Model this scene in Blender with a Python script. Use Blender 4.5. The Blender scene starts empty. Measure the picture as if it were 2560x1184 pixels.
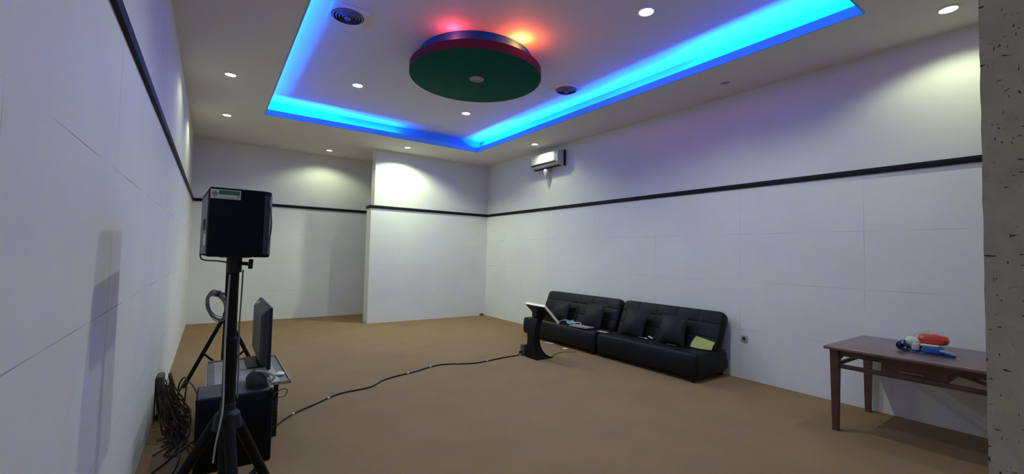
import bpy, bmesh, math, random
from mathutils import Vector, Matrix, Euler
random.seed(7)
S = bpy.context.scene
COL = S.collection
PI = math.pi

# ------------------------------------------------------------------ camera, world, exposure
cam = bpy.data.cameras.new('camera')
cam.sensor_fit = 'HORIZONTAL'; cam.sensor_width = 36.0
cam.lens = 1072.68 / 2560 * 36.0
cam.clip_start = 0.05
co = bpy.data.objects.new('camera', cam); COL.objects.link(co)
def cam_basis(yaw, pitch, roll):
    cy, sy, cp, sp = math.cos(yaw), math.sin(yaw), math.cos(pitch), math.sin(pitch)
    f = Vector((sy*cp, cy*cp, sp)); r = Vector((cy, -sy, 0)); u = r.cross(f)
    c, s = math.cos(roll), math.sin(roll)
    r2 = c*r + s*u; u2 = -s*r + c*u
    return Matrix((r2, u2, -f)).transposed().to_4x4()
co.matrix_world = Matrix.Translation((0, 0, 1.5)) @ cam_basis(math.radians(34.910), math.radians(2.371), math.radians(1.290))
S.camera = co

w = bpy.data.worlds.new('world'); S.world = w; w.use_nodes = True
w.node_tree.nodes['Background'].inputs[0].default_value = (0.93, 1.0, 0.93, 1)
w.node_tree.nodes['Background'].inputs[1].default_value = 0.55

S.view_settings.view_transform = 'Standard'
S.view_settings.look = 'None'
S.view_settings.gamma = 1.0
S.view_settings.use_curve_mapping = False
S.view_settings.exposure = 0.0
S.cycles.use_denoising = True
S.cycles.max_bounces = 10
S.cycles.diffuse_bounces = 6
S.cycles.sample_clamp_indirect = 6.0

# room numbers (metres)
XL, XR = -0.355, 5.59          # faces of the lower wall panels
XLU, XRU = -0.385, 5.615       # plain wall above the black rail
YB, YBU = 9.10, 9.135          # projecting part of the back wall
YR, YRU = 10.53, 10.56         # recessed part
XS, XSU = 2.713, 2.785         # side of the projecting part
ZT = 2.457                     # black rail
ZC, ZU = 3.69, 3.96            # lower and upper ceiling
OX0, OX1, OY0, OY1 = 0.61, 4.61, 1.27, 7.99   # opening of the cove
CW = 0.15                      # cove setback

def area(name, loc, rot, sx, sy, power, color):
    l = bpy.data.lights.new(name, 'AREA'); l.shape = 'RECTANGLE'; l.size = sx; l.size_y = sy
    l.energy = power; l.color = color
    o = bpy.data.objects.new(name, l); COL.objects.link(o); o.location = loc; o.rotation_euler = rot
    return o
# LED strips lying on the hidden ledge of the cove; each segment has its own strength
LED = (0.0, 0.15, 1.0)
LEDW = 21.0                      # watts per metre
def led(x0, y0, x1, y1, k):
    L = math.hypot(x1-x0, y1-y0)
    area('led_strip_light', ((x0+x1)/2, (y0+y1)/2, 3.745), (PI, 0, math.atan2(y1-y0, x1-x0)), L, 0.02, LEDW*L*k, LED)
lx0, lx1, ly0, ly1 = OX0-0.075, OX1+0.075, OY0-0.075, OY1+0.075
led(lx0, 1.3, lx0, 5.0, .75); led(lx0, 5.0, lx0, 7.9, .7)
led(0.62, ly1, 1.78, ly1, 2.0); led(1.78, ly1, 2.9, ly1, .8)
led(lx1, 6.5, lx1, 7.95, 2.4); led(lx1, 5.3, lx1, 6.5, .95); led(lx1, 4.2, lx1, 5.3, .65); led(lx1, 3.0, lx1, 4.2, .9); led(lx1, 1.25, lx1, 3.0, 2.0)
led(1.0, ly0, 4.4, ly0, .6)
# red and pink bulbs on the ledge of the hanging disc
def bulb(loc, power, color):
    l = bpy.data.lights.new('colour_bulb', 'POINT'); l.energy = power; l.color = color; l.shadow_soft_size = 0.03
    o = bpy.data.objects.new('colour_bulb', l); COL.objects.link(o); o.location = loc
DX, DY, DR, DRU = 2.64, 4.66, 0.82, 0.70
bulb((2.78, 3.89, 3.87), 12.0, (1.0, 0.14, 0.03))
bulb((2.06, 4.16, 3.865), 3.2, (1.0, 0.05, 0.11))

# ------------------------------------------------------------------ materials
def mat(name, color, rough=0.6, var=0.0, vscale=8, bump=0.0, bscale=60, metal=0.0, spec=0.5, emit=None, estr=0, alpha=1, trans=0, coat=0):
    m = bpy.data.materials.new(name); m.use_nodes = True
    nt = m.node_tree; b = nt.nodes['Principled BSDF']
    b.inputs['Base Color'].default_value = (*color, 1); b.inputs['Roughness'].default_value = rough
    b.inputs['Metallic'].default_value = metal; b.inputs['Specular IOR Level'].default_value = spec
    b.inputs['Alpha'].default_value = alpha; b.inputs['Transmission Weight'].default_value = trans
    b.inputs['Coat Weight'].default_value = coat
    if emit: b.inputs['Emission Color'].default_value = (*emit, 1); b.inputs['Emission Strength'].default_value = estr
    tc = nt.nodes.new('ShaderNodeTexCoord')
    if var:
        n = nt.nodes.new('ShaderNodeTexNoise'); n.inputs['Scale'].default_value = vscale; n.inputs['Detail'].default_value = 6
        nt.links.new(tc.outputs['Object'], n.inputs['Vector'])
        r = nt.nodes.new('ShaderNodeValToRGB')
        r.color_ramp.elements[0].position = .3; r.color_ramp.elements[1].position = .7
        r.color_ramp.elements[0].color = (*[c*(1-var) for c in color], 1); r.color_ramp.elements[1].color = (*[min(1, c*(1+var)) for c in color], 1)
        nt.links.new(n.outputs['Fac'], r.inputs['Fac']); nt.links.new(r.outputs['Color'], b.inputs['Base Color'])
    if bump:
        n2 = nt.nodes.new('ShaderNodeTexNoise'); n2.inputs['Scale'].default_value = bscale; n2.inputs['Detail'].default_value = 4
        nt.links.new(tc.outputs['Object'], n2.inputs['Vector'])
        bp = nt.nodes.new('ShaderNodeBump'); bp.inputs['Strength'].default_value = bump; bp.inputs['Distance'].default_value = .01
        nt.links.new(n2.outputs['Fac'], bp.inputs['Height']); nt.links.new(bp.outputs['Normal'], b.inputs['Normal'])
    return m

def panel_mat(name, color, axis, step, off, dark=.35, hz=(0.615, 1.22, 1.83)):
    """painted panels with thin, half filled joints; axis = 0/1 the run of the wall"""
    m = mat(name, color, .55, .035, 1.6, .06, 120, spec=.3)
    nt = m.node_tree; b = nt.nodes['Principled BSDF']
    src = b.inputs['Base Color'].links[0].from_socket
    tc = nt.nodes.new('ShaderNodeTexCoord'); sep = nt.nodes.new('ShaderNodeSeparateXYZ'); nt.links.new(tc.outputs['Object'], sep.inputs[0])
    def M(op, a, bb=None, c=None):
        n = nt.nodes.new('ShaderNodeMath'); n.operation = op
        for i, v in enumerate((a, bb, c)):
            if v is None: continue
            if isinstance(v, (int, float)): n.inputs[i].default_value = v
            else: nt.links.new(v, n.inputs[i])
        return n.outputs[0]
    run = sep.outputs[axis]; z = sep.outputs[2]
    d = M('ABSOLUTE', M('SUBTRACT', M('FRACT', M('ADD', M('DIVIDE', M('SUBTRACT', run, off), step), .5)), .5))
    lv = M('LESS_THAN', d, 0.0022/step)
    lines = lv
    for h in hz:
        lines = M('MAXIMUM', lines, M('LESS_THAN', M('ABSOLUTE', M('SUBTRACT', z, h)), 0.0022))
    n = nt.nodes.new('ShaderNodeTexNoise'); n.inputs['Scale'].default_value = 2.2; n.inputs['Detail'].default_value = 5
    nt.links.new(tc.outputs['Object'], n.inputs['Vector'])
    fade = M('MULTIPLY', M('SUBTRACT', n.outputs['Fac'], .40), 4.0); 
    c = nt.nodes.new('ShaderNodeClamp'); nt.links.new(fade, c.inputs[0])
    fac = M('MULTIPLY', lines, M('MULTIPLY', c.outputs[0], dark))
    mx = nt.nodes.new('ShaderNodeMix'); mx.data_type = 'RGBA'
    nt.links.new(fac, mx.inputs['Factor']); nt.links.new(src, mx.inputs['A']); mx.inputs['B'].default_value = (.16, .14, .12, 1)
    nt.links.new(mx.outputs['Result'], b.inputs['Base Color'])
    return m

WALL = (.76, .76, .745)
m_panel_r = panel_mat('painted_panel_right', WALL, 1, 1.29, 5.44, .55)
m_panel_l = panel_mat('painted_panel_left', WALL, 1, 1.22, 2.50, .8)
m_panel_b = panel_mat('painted_panel_back', WALL, 0, 30, 90, .4)
m_wall = mat('plain_wall_paint', (.74, .735, .72), .6, .04, 1.3, .05, 90, spec=.3)
m_ceil = mat('ceiling_paint', (.72, .70, .68), .7, .02, 1.2, spec=.2)
m_rail = mat('black_rail', (.007, .007, .009), .6, .3, 30, .05, 40, spec=.2)

def carpet():
    m = mat('brown_carpet', (.295, .190, .088), .95, .06, 2.2, .5, 420, spec=.05)
    nt = m.node_tree; b = nt.nodes['Principled BSDF']; src = b.inputs['Base Color'].links[0].from_socket
    tc = nt.nodes.new('ShaderNodeTexCoord'); n = nt.nodes.new('ShaderNodeTexNoise'); n.inputs['Scale'].default_value = 160; n.inputs['Detail'].default_value = 3
    nt.links.new(tc.outputs['Object'], n.inputs['Vector'])
    r = nt.nodes.new('ShaderNodeMapRange'); r.inputs['To Min'].default_value = .62; r.inputs['To Max'].default_value = 1.38
    nt.links.new(n.outputs['Fac'], r.inputs['Value'])
    mx = nt.nodes.new('ShaderNodeMix'); mx.data_type = 'RGBA'; mx.blend_type = 'MULTIPLY'; mx.inputs['Factor'].default_value = 1
    nt.links.new(src, mx.inputs['A']); nt.links.new(r.outputs[0], mx.inputs['B']); nt.links.new(mx.outputs['Result'], b.inputs['Base Color'])
    return m
m_carpet = carpet()

def rough_plaster():
    m = mat('rough_flecked_plaster', (.37, .34, .295), .9, .10, 30, .35, 70, spec=.1)
    nt = m.node_tree; b = nt.nodes['Principled BSDF']; src = b.inputs['Base Color'].links[0].from_socket
    tc = nt.nodes.new('ShaderNodeTexCoord')
    fac = None
    for rot, sc in (((.5, 0, 0), (1, 95, 30)), ((-.7, 0, 0), (1, 28, 85))):
        mp = nt.nodes.new('ShaderNodeMapping'); mp.inputs['Rotation'].default_value = rot; mp.inputs['Scale'].default_value = sc
        nt.links.new(tc.outputs['Object'], mp.inputs['Vector'])
        n = nt.nodes.new('ShaderNodeTexNoise'); n.inputs['Scale'].default_value = 3.2; n.inputs['Detail'].default_value = 2
        nt.links.new(mp.outputs[0], n.inputs['Vector'])
        r = nt.nodes.new('ShaderNodeMapRange'); r.inputs['From Min'].default_value = .672; r.inputs['From Max'].default_value = .715
        nt.links.new(n.outputs['Fac'], r.inputs['Value'])
        if fac is None: fac = r.outputs[0]
        else:
            a = nt.nodes.new('ShaderNodeMath'); a.operation = 'MAXIMUM'; nt.links.new(fac, a.inputs[0]); nt.links.new(r.outputs[0], a.inputs[1]); fac = a.outputs[0]
    mx = nt.nodes.new('ShaderNodeMix'); mx.data_type = 'RGBA'
    nt.links.new(fac, mx.inputs['Factor']); nt.links.new(src, mx.inputs['A']); mx.inputs['B'].default_value = (.05, .045, .04, 1)
    nt.links.new(mx.outputs['Result'], b.inputs['Base Color'])
    return m
m_plaster = rough_plaster()

m_leather = mat('black_leather', (.0055, .006, .0075), .5, .25, 5, .25, 90, spec=.2)
m_blackp = mat('black_plastic', (.006, .0065, .009), .55, .1, 20, .05, 200, spec=.3)
m_blackm = mat('black_metal', (.007, .006, .006), .6, .2, 30, spec=.14)
m_navy = mat('dark_speaker_cabinet', (.003, .0045, .010), .7, .15, 30, .15, 260, spec=.15)
m_grey = mat('worn_grey_plastic', (.11, .11, .125), .5, .45, 14)
m_dgrey = mat('dark_grey_plastic', (.05, .05, .056), .45, .15, 10)
m_white = mat('white_plastic', (.82, .82, .80), .4)
m_offw = mat('aged_white_plastic', (.62, .62, .60), .45, .05, 10)
m_wood = mat('dark_varnished_wood', (.095, .040, .026), .34, .35, 9, .05, 40)
m_woodtop = mat('varnished_table_top', (.15, .092, .07), .32, .2, 7, spec=.8, coat=.15)
m_slot = mat('dark_slot', (.008, .008, .010), .7)
m_chrome = mat('brushed_metal', (.6, .6, .6), .28, metal=1.0)
m_lens = mat('lit_lamp', (1, 1, 1), .5, emit=(1.0, .99, .95), estr=14)
m_lensoff = mat('unlit_lamp', (.30, .29, .28), .3)
m_ring = mat('lamp_ring', (.75, .74, .72), .35)
m_vent = mat('vent_metal', (.16, .17, .22), .4, metal=.2)
m_ventdark = mat('vent_gap', (.015, .016, .025), .8)
m_green = mat('dark_green_paint', (.004, .098, .058), .8, .06, 4, spec=.08)
m_rim = mat('crimson_paint', (.17, .022, .014), .8, .06, 4, spec=.08)
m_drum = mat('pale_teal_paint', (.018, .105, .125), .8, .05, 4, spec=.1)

# ------------------------------------------------------------------ mesh helpers
W = {}                                              # world position of each thing's base
class MB:
    def __init__(s): s.bm = bmesh.new()
    def _add(s, t, M=None):
        if M is not None: bmesh.ops.transform(t, matrix=M, verts=t.verts)
        me = bpy.data.meshes.new('tmp'); t.to_mesh(me); t.free(); s.bm.from_mesh(me); bpy.data.meshes.remove(me)
        return s
    def box(s, c, d, rot=None, bev=0.0, seg=2):
        t = bmesh.new(); bmesh.ops.create_cube(t, size=1); bmesh.ops.scale(t, vec=d, verts=t.verts)
        if bev: bmesh.ops.bevel(t, geom=t.edges[:], offset=min(bev, min(d)*.49), segments=seg, affect='EDGES', profile=.5)
        R = Euler(rot).to_matrix().to_4x4() if rot else Matrix.Identity(4)
        return s._add(t, Matrix.Translation(c) @ R)
    def bb(s, x0, x1, y0, y1, z0, z1, bev=0.0, seg=2):
        return s.box(((x0+x1)/2, (y0+y1)/2, (z0+z1)/2), (x1-x0, y1-y0, z1-z0), None, bev, seg)
    def cyl(s, a, b, r0, r1=None, n=20, cap=True):
        a, b = Vector(a), Vector(b); r1 = r0 if r1 is None else r1
        t = bmesh.new(); bmesh.ops.create_cone(t, cap_ends=cap, segments=n, radius1=r0, radius2=r1, depth=(b-a).length)
        q = Vector((0, 0, 1)).rotation_difference(b-a).to_matrix().to_4x4()
        return s._add(t, Matrix.Translation((a+b)/2) @ q)
    def tube(s, pts, r, n=8, smooth=3, closed=False):
        P = [Vector(p) for p in pts]
        if smooth and len(P) > 2:
            Q = []
            m = len(P)
            rng = range(m if closed else m-1)
            for i in rng:
                p0 = P[(i-1) % m] if (closed or i > 0) else P[i]
                p1, p2 = P[i], P[(i+1) % m]
                p3 = P[(i+2) % m] if (closed or i+2 < m) else p2
                for k in range(smooth):
                    u = k/smooth
                    Q.append(.5*((2*p1)+(-p0+p2)*u+(2*p0-5*p1+4*p2-p3)*u*u+(-p0+3*p1-3*p2+p3)*u**3))
            if not closed: Q.append(P[-1])
            P = Q
        bm = s.bm; rings = []; N = len(P)
        prev = None
        for i in range(N):
            a = P[(i-1) % N] if (closed or i > 0) else P[i]; b = P[(i+1) % N] if (closed or i < N-1) else P[i]
            d = (b-a); d = d.normalized() if d.length > 1e-9 else Vector((0, 0, 1))
            if prev is None:
                up = Vector((0, 0, 1)) if abs(d.z) < .9 else Vector((1, 0, 0)); x = d.cross(up).normalized()
            else:
                x = prev - d*prev.dot(d); x = x.normalized() if x.length > 1e-6 else d.orthogonal().normalized()
            prev = x; y = d.cross(x)
            rr = r[i*len(r)//N] if isinstance(r, (list, tuple)) else r
            rings.append([bm.verts.new(P[i]+(x*math.cos(2*PI*k/n)+y*math.sin(2*PI*k/n))*rr) for k in range(n)])
        for i in range(N if closed else N-1):
            A, B = rings[i], rings[(i+1) % N]
            for k in range(n): bm.faces.new((A[k], A[(k+1) % n], B[(k+1) % n], B[k]))
        if not closed: bm.faces.new(rings[0][::-1]); bm.faces.new(rings[-1])
        return s
    def lathe(s, prof, c=(0, 0, 0), n=40):
        bm = s.bm; c = Vector(c); rings = []
        for r, z in prof:
            if r < 1e-6: rings.append([bm.verts.new(c+Vector((0, 0, z)))])
            else: rings.append([bm.verts.new(c+Vector((r*math.cos(2*PI*k/n), r*math.sin(2*PI*k/n), z))) for k in range(n)])
        for A, B in zip(rings, rings[1:]):
            for k in range(n):
                k2 = (k+1) % n
                v = [A[k % len(A)], A[k2 % len(A)], B[k2 % len(B)], B[k % len(B)]]
                u = []
                for q in v:
                    if q not in u: u.append(q)
                if len(u) > 2: bm.faces.new(u)
        return s
    def grid(s, nu, nv, f):
        V = [[s.bm.verts.new(f(i, j)) for j in range(nv)] for i in range(nu)]
        for i in range(nu-1):
            for j in range(nv-1): s.bm.faces.new((V[i][j], V[i+1][j], V[i+1][j+1], V[i][j+1]))
        return V
    def prism(s, poly, axis, a, b, M=None, bev=0.0):
        """extrude a 2D outline along an axis"""
        t = bmesh.new()
        def P(u, v, h): return {0: (h, u, v), 1: (u, h, v), 2: (u, v, h)}[axis]
        A = [t.verts.new(P(u, v, a)) for u, v in poly]; B = [t.verts.new(P(u, v, b)) for u, v in poly]
        t.faces.new(A); t.faces.new(B[::-1]); n = len(poly)
        for i in range(n): t.faces.new((A[i], B[i], B[(i+1) % n], A[(i+1) % n]))
        bmesh.ops.recalc_face_normals(t, faces=t.faces)
        if bev: bmesh.ops.bevel(t, geom=t.edges[:], offset=bev, segments=2, affect='EDGES', profile=.5)
        return s._add(t, M)
    def loft(s, rings, caps=True):
        R = [[s.bm.verts.new(p) for p in r] for r in rings]; n = len(R[0])
        for A, B in zip(R, R[1:]):
            for k in range(n): s.bm.faces.new((A[k], A[(k+1) % n], B[(k+1) % n], B[k]))
        if caps: s.bm.faces.new(R[0][::-1]); s.bm.faces.new(R[-1])
        return s
    def slab(s, L, Wd, T, r, su=(), sv=(), groove=.012, puff=0.0, M=None, gw=.016, cr=0.0):
        """padded slab: bullnose edges, stitched grooves on the upper face. su/sv = seam places along L and Wd (0..1)"""
        def samples(D, seams):
            a = {0, D}
            for k in range(1, 7): a |= {r*(1-math.cos(PI/2*k/6)), D-r*(1-math.cos(PI/2*k/6))}
            n = max(4, int(D/.05))
            for k in range(1, n): a.add(r+(D-2*r)*k/n)
            for q in seams:
                for e in (-1, -.5, 0, .5, 1): a.add(q*D+e*gw)
            b = []
            for q in sorted(a):
                if 0 <= q <= D and (not b or q-b[-1] > 1e-4): b.append(q)
            return b
        U, V = samples(L, su), samples(Wd, sv)
        def edge(d, D):
            e = min(d, D-d); return 1.0 if e >= r else math.sqrt(max(0, 1-(1-e/r)**2))
        def g(d, D, seams):
            q = 0
            for x in seams: q = max(q, math.exp(-((d-x*D)/gw*1.6)**2))
            return q
        def pf(d, D, seams):
            c = [0]+[x*D for x in seams]+[D]
            for a, b in zip(c, c[1:]):
                if a <= d <= b: return max(0.0, math.sin(PI*(d-a)/(b-a)))**.7
            return 0
        def rc(u, v):
            x, y = u-L/2, v-Wd/2
            if cr:
                a, b = (abs(x)-(L/2-cr))/cr, (abs(y)-(Wd/2-cr))/cr
                if a > 0 and b > 0:
                    a, b = a*math.sqrt(1-b*b/2), b*math.sqrt(1-a*a/2)
                    x = math.copysign(L/2-cr+a*cr, x); y = math.copysign(Wd/2-cr+b*cr, y)
            return x, y
        t = bmesh.new()
        top = []; bot = []
        for u in U:
            ra, rb = [], []
            for v in V:
                e = edge(u, L)*edge(v, Wd); bd = u in (0, L) or v in (0, Wd) or e == 0
                zt = T/2*e - groove*max(g(u, L, su), g(v, Wd, sv))*e + puff*pf(u, L, su)*pf(v, Wd, sv)*e
                p = t.verts.new((*rc(u, v), zt)); ra.append(p)
                rb.append(p if bd else t.verts.new((*rc(u, v), -T/2*e)))
            top.append(ra); bot.append(rb)
        for i in range(len(U)-1):
            for j in range(len(V)-1):
                t.faces.new((top[i][j], top[i+1][j], top[i+1][j+1], top[i][j+1]))
                q = (bot[i][j], bot[i][j+1], bot[i+1][j+1], bot[i+1][j])
                try: t.faces.new(q)
                except ValueError: pass
        return s._add(t, M)
    def build(s, name, m, parent=None, world=True, smooth=True, loc=None):
        me = bpy.data.meshes.new(name)
        bmesh.ops.recalc_face_normals(s.bm, faces=s.bm.faces)
        off = Vector((0, 0, 0))
        if parent is not None and world: off = W.get(parent.name, Vector((0, 0, 0)))
        if parent is None and loc is not None: off = Vector(loc)
        if off.length: bmesh.ops.translate(s.bm, vec=-off, verts=s.bm.verts)
        s.bm.to_mesh(me); s.bm.free()
        for q in (m if isinstance(m, (list, tuple)) else [m]): me.materials.append(q)
        o = bpy.data.objects.new(name, me); COL.objects.link(o)
        if parent is not None: o.parent = parent; W[o.name] = off.copy()
        elif loc is not None: o.location = loc; W[o.name] = Vector(loc)
        if smooth:
            for p in me.polygons: p.use_smooth = True
            try: me.set_sharp_from_angle(angle=math.radians(38))
            except Exception: pass
        return o
def tag(o, label, cat, group=None, kind=None):
    o['label'] = label; o['category'] = cat
    if group: o['group'] = group
    if kind: o['kind'] = kind
    return o
def thing(name, label, cat, loc, group=None):
    o = bpy.data.objects.new(name, None); COL.objects.link(o); o.location = loc; o.empty_display_size = .1
    W[o.name] = Vector(loc)
    return tag(o, label, cat, group)
def struct(o): o['kind'] = 'structure'; return o
def copy_thing(root, loc, label):
    r = root.copy(); COL.objects.link(r); r.location = loc; r['label'] = label
    for ch in list(root.children):
        c = ch.copy(); COL.objects.link(c); c.parent = r
        for g in ch.children:
            d = g.copy(); COL.objects.link(d); d.parent = c
    return r

# ------------------------------------------------------------------ the room
struct(MB().bb(XLU-.2, XRU+.2, -1.5, YRU+.2, -.12, 0).build('floor', m_carpet, smooth=False))
b = MB()   # lower ceiling: slab with the cove opening, cove walls and the upper ceiling in one shell
X0, X1, Y0, Y1 = XLU-.2, XRU+.2, -1.5, YRU+.2
zl = 3.72
b.bb(X0, OX0, Y0, Y1, ZC, zl); b.bb(OX1, X1, Y0, Y1, ZC, zl)
b.bb(OX0, OX1, Y0, OY0, ZC, zl); b.bb(OX0, OX1, OY1, Y1, ZC, zl)
struct(b.build('ceiling', m_ceil, smooth=False))
b = MB()
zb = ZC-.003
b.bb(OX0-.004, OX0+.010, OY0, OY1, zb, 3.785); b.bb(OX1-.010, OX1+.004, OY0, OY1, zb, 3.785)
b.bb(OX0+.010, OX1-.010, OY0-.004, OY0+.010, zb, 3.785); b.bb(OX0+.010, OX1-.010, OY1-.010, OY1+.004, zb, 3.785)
m_cove = mat('cove_led_glow_tint', (.16, .48, .88), .7, spec=.2)  # blue LED glow put into the colour of the lip and cove sides
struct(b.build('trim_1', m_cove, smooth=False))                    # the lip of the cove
b = MB()
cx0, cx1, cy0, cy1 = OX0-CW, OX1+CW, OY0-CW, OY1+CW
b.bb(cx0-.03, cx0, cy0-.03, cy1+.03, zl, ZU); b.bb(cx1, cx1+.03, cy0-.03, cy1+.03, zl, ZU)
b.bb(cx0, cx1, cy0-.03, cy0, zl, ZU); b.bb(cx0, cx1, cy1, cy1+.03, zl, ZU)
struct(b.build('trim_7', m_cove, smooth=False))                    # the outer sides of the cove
struct(MB().bb(cx0-.03, cx1+.03, cy0-.03, cy1+.03, ZU, ZU+.03).build('ceiling_upper', m_ceil, smooth=False))

def wall_run(name, panels, uppers):
    for nm, mm, bx in ((name, panels[0], panels[1]), (name+'_upper', m_wall, uppers)):
        b = MB()
        for q in bx: b.bb(*q)
        struct(b.build(nm, mm, smooth=False))
t_ = .2
wall_run('wall_left', (m_panel_l, [(XL-t_, XL, -1.5, YR+t_, 0, ZT)]), [(XLU-t_, XLU, -1.5, YRU+t_, ZT, ZC)])
wall_run('wall_right', (m_panel_r, [(XR, XR+t_, .07, YR+.1, 0, ZT)]), [(XRU, XRU+t_, .07, YRU+.1, ZT, ZC)])
wall_run('wall_back', (m_panel_b, [(XS, XR+.02, YB, 9.40, 0, ZT)]), [(XSU, XRU+.01, YBU, 9.36, ZT, ZC)])
wall_run('wall_recess', (m_panel_b, [(XL, XR, YR, YR+t_, 0, ZT)]), [(XLU, XRU, YRU, YRU+t_, ZT, ZC)])

def rail(nm, x0, x1, y0, y1):
    b = MB(); b.bb(x0, x1, y0, y1, ZT-.034, ZT+.026, .006, 2)
    struct(b.build(nm, m_rail))
pr = .022
rail('trim_2', XL-.02, XL+pr, -1.0, YR+.02)
rail('trim_3', XL+pr, XR, YR-pr, YR+.02)
rail('trim_4', XS-pr, XS+.02, YB-pr, 9.40)
rail('trim_5', XS+.02, XR-pr, YB-pr, YB+.02)
rail('trim_6', XR-pr, XR+.02, .08, YB+.02)

# the rough plastered end of the front wall, right beside the camera
b = MB()
nz = 260
rng = random.Random(3)
ys = [0.0765+rng.uniform(-.0004, .0004)+.0009*math.sin(min(1, max(0, k/nz*ZC/2.6))*PI) for k in range(nz+1)]
def fw(i, j):
    z = j/nz*ZC
    return [(0.60, -.42, z), (0.60, ys[j], z), (XRU, 0.0765, z), (XRU, -.42, z), (0.60, -.42, z)][i]
b.grid(5, nz+1, fw)
bmesh.ops.remove_doubles(b.bm, verts=b.bm.verts, dist=1e-5)
struct(b.build('wall_front', m_plaster, smooth=False))

# ------------------------------------------------------------------ ceiling fittings
def spot(parent, power, color, size=145, blend=.45):
    l = bpy.data.lights.new('downlight_lamp', 'SPOT'); l.energy = power; l.color = color; l.spot_size = math.radians(size); l.spot_blend = blend
    l.shadow_soft_size = .035
    o = bpy.data.objects.new('downlight_lamp', l); COL.objects.link(o); o.parent = parent; o.location = (0, 0, -.016)
WARM = (.87, 1.0, .63)
KW = .355                        # overall dimming of the white lamps
proto = {}
def downlight(x, y, z, label, power, lit=True, r=.075, group='ceiling downlights', size=145, color=None):
    key = (lit, r)
    if key not in proto:
        t = thing('downlight', label, 'ceiling light', (x, y, z), group)
        MB().lathe([(r*.74, .01), (r*.74, -.004), (r*.80, -.010), (r*.96, -.008), (r, -.001), (r, .004)], n=36).build('trim_ring', m_ring, t, world=False)
        MB().lathe([(0, -.006), (r*.5, -.0055), (r*.75, -.003)], n=30).build('lamp', m_lens if lit else m_lensoff, t, world=False)
        proto[key] = t
    else:
        t = copy_thing(proto[key], (x, y, z), label)
    if lit: spot(t, power*KW, color or WARM, size)
    return t
downlight(.10, 6.42, ZC, 'lit round downlight in the lower ceiling near the left wall, nearer of two', 55)
downlight(.11, 8.42, ZC, 'lit round downlight in the lower ceiling near the left wall, farther of two', 40)
downlight(2.01, 9.92, ZC, 'lit round downlight over the recessed back wall left of the corner step', 75, color=(.93, 1.0, .62))
downlight(3.26, 8.55, ZC, 'lit round downlight over the very bright patch of the projecting back wall', 430)
downlight(5.13, 6.64, ZC, 'lit round downlight just above the air conditioner', 10)
downlight(5.12, 2.80, ZC, 'unlit round downlight in the lower ceiling by the right wall', 0, lit=False)
downlight(5.09, .83, ZC, 'lit round downlight in the ceiling at the far right, above the table', 52)
downlight(1.67, 6.48, ZU, 'lit round downlight in the raised ceiling left of the hanging green disc', 165, r=.09)
downlight(3.55, 6.58, ZU, 'lit round downlight in the raised ceiling behind the hanging green disc', 165, r=.09)
downlight(3.46, 2.70, ZU, 'large glaring round downlight in the raised ceiling right of the green disc', 140, r=.09)
downlight(1.72, 2.70, ZU, 'lit round downlight in the raised ceiling nearest the left of the camera', 105, r=.09)

def vent(x, y, label, a):
    t = thing('air_vent', label, 'air vent', (x, y, ZU), 'round ceiling air vents')
    MB().box((0, 0, -.008), (.36, .36, .020), bev=.003).build('square_plate', m_ceil, t, world=False)
    MB().lathe([(0, -.0190), (.155, -.0190), (.160, -.0205), (.160, -.014)], n=40).build('dark_back', m_ventdark, t, world=False)
    for k, r in enumerate((.03, .058, .088, .118, .148)):
        if k == 0: b = MB().lathe([(0, -.053), (.02, -.052), (.032, -.044), (.034, -.038), (0, -.038)], n=36)
        else: b = MB().lathe([(r+.006, -.0195), (r-.008, -.042+k*.003), (r-.010, -.040+k*.003), (r+.003, -.0195)], n=40)
        b.build('vent_ring', m_vent, t, world=False)
    t.rotation_euler.z = a
vent(1.06, 4.60, 'round ringed ceiling air vent at the left, beside the blue glow', 0)
vent(4.19, 4.69, 'round ringed ceiling air vent at the right, beside the blue glow', 0)

t = thing('smoke_detector', 'small pale ceiling sensor just outside the back of the blue cove', 'smoke detector', (2.01, 8.49, ZC))
MB().lathe([(.055, 0), (.055, -.012), (.048, -.018), (0, -.018)], (2.01, 8.49, ZC), 30).build('sensor_base', m_white, t)
MB().lathe([(.032, -.018), (.028, -.034), (0, -.037)], (2.01, 8.49, ZC), 24).build('sensor_head', m_white, t)

t = thing('ceiling_disc', 'round green and crimson gypsum disc hanging from the raised ceiling', 'ceiling disc', (DX, DY, 3.70))
MB().lathe([(0, 3.700), (DR-.004, 3.700), (DR, 3.703)], (DX, DY, 0), 96).build('underside', m_green, t)
MB().lathe([(DR, 3.7031), (DR, 3.805), (DR-.01, 3.812), (DRU, 3.812), (0.2, 3.812)], (DX, DY, 0), 96).build('rim', m_rim, t)
MB().lathe([(DRU, 3.8125), (DRU, ZU)], (DX, DY, 0), 96).build('drum', m_drum, t)
l = MB().lathe([(.055, -.004), (.070, -.012), (.088, -.009), (.092, -.001), (.092, .003)], (DX, DY-.02, 3.70), 36).build('lamp_ring', mat('dull_ring', (.26, .28, .27), .45, spec=.2), t)
MB().lathe([(0, -.002), (.03, -.003), (.058, -.004)], (DX, DY-.02, 3.70), 30).build('lamp', mat('grey_lens', (.16, .17, .16), .3), l)

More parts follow.
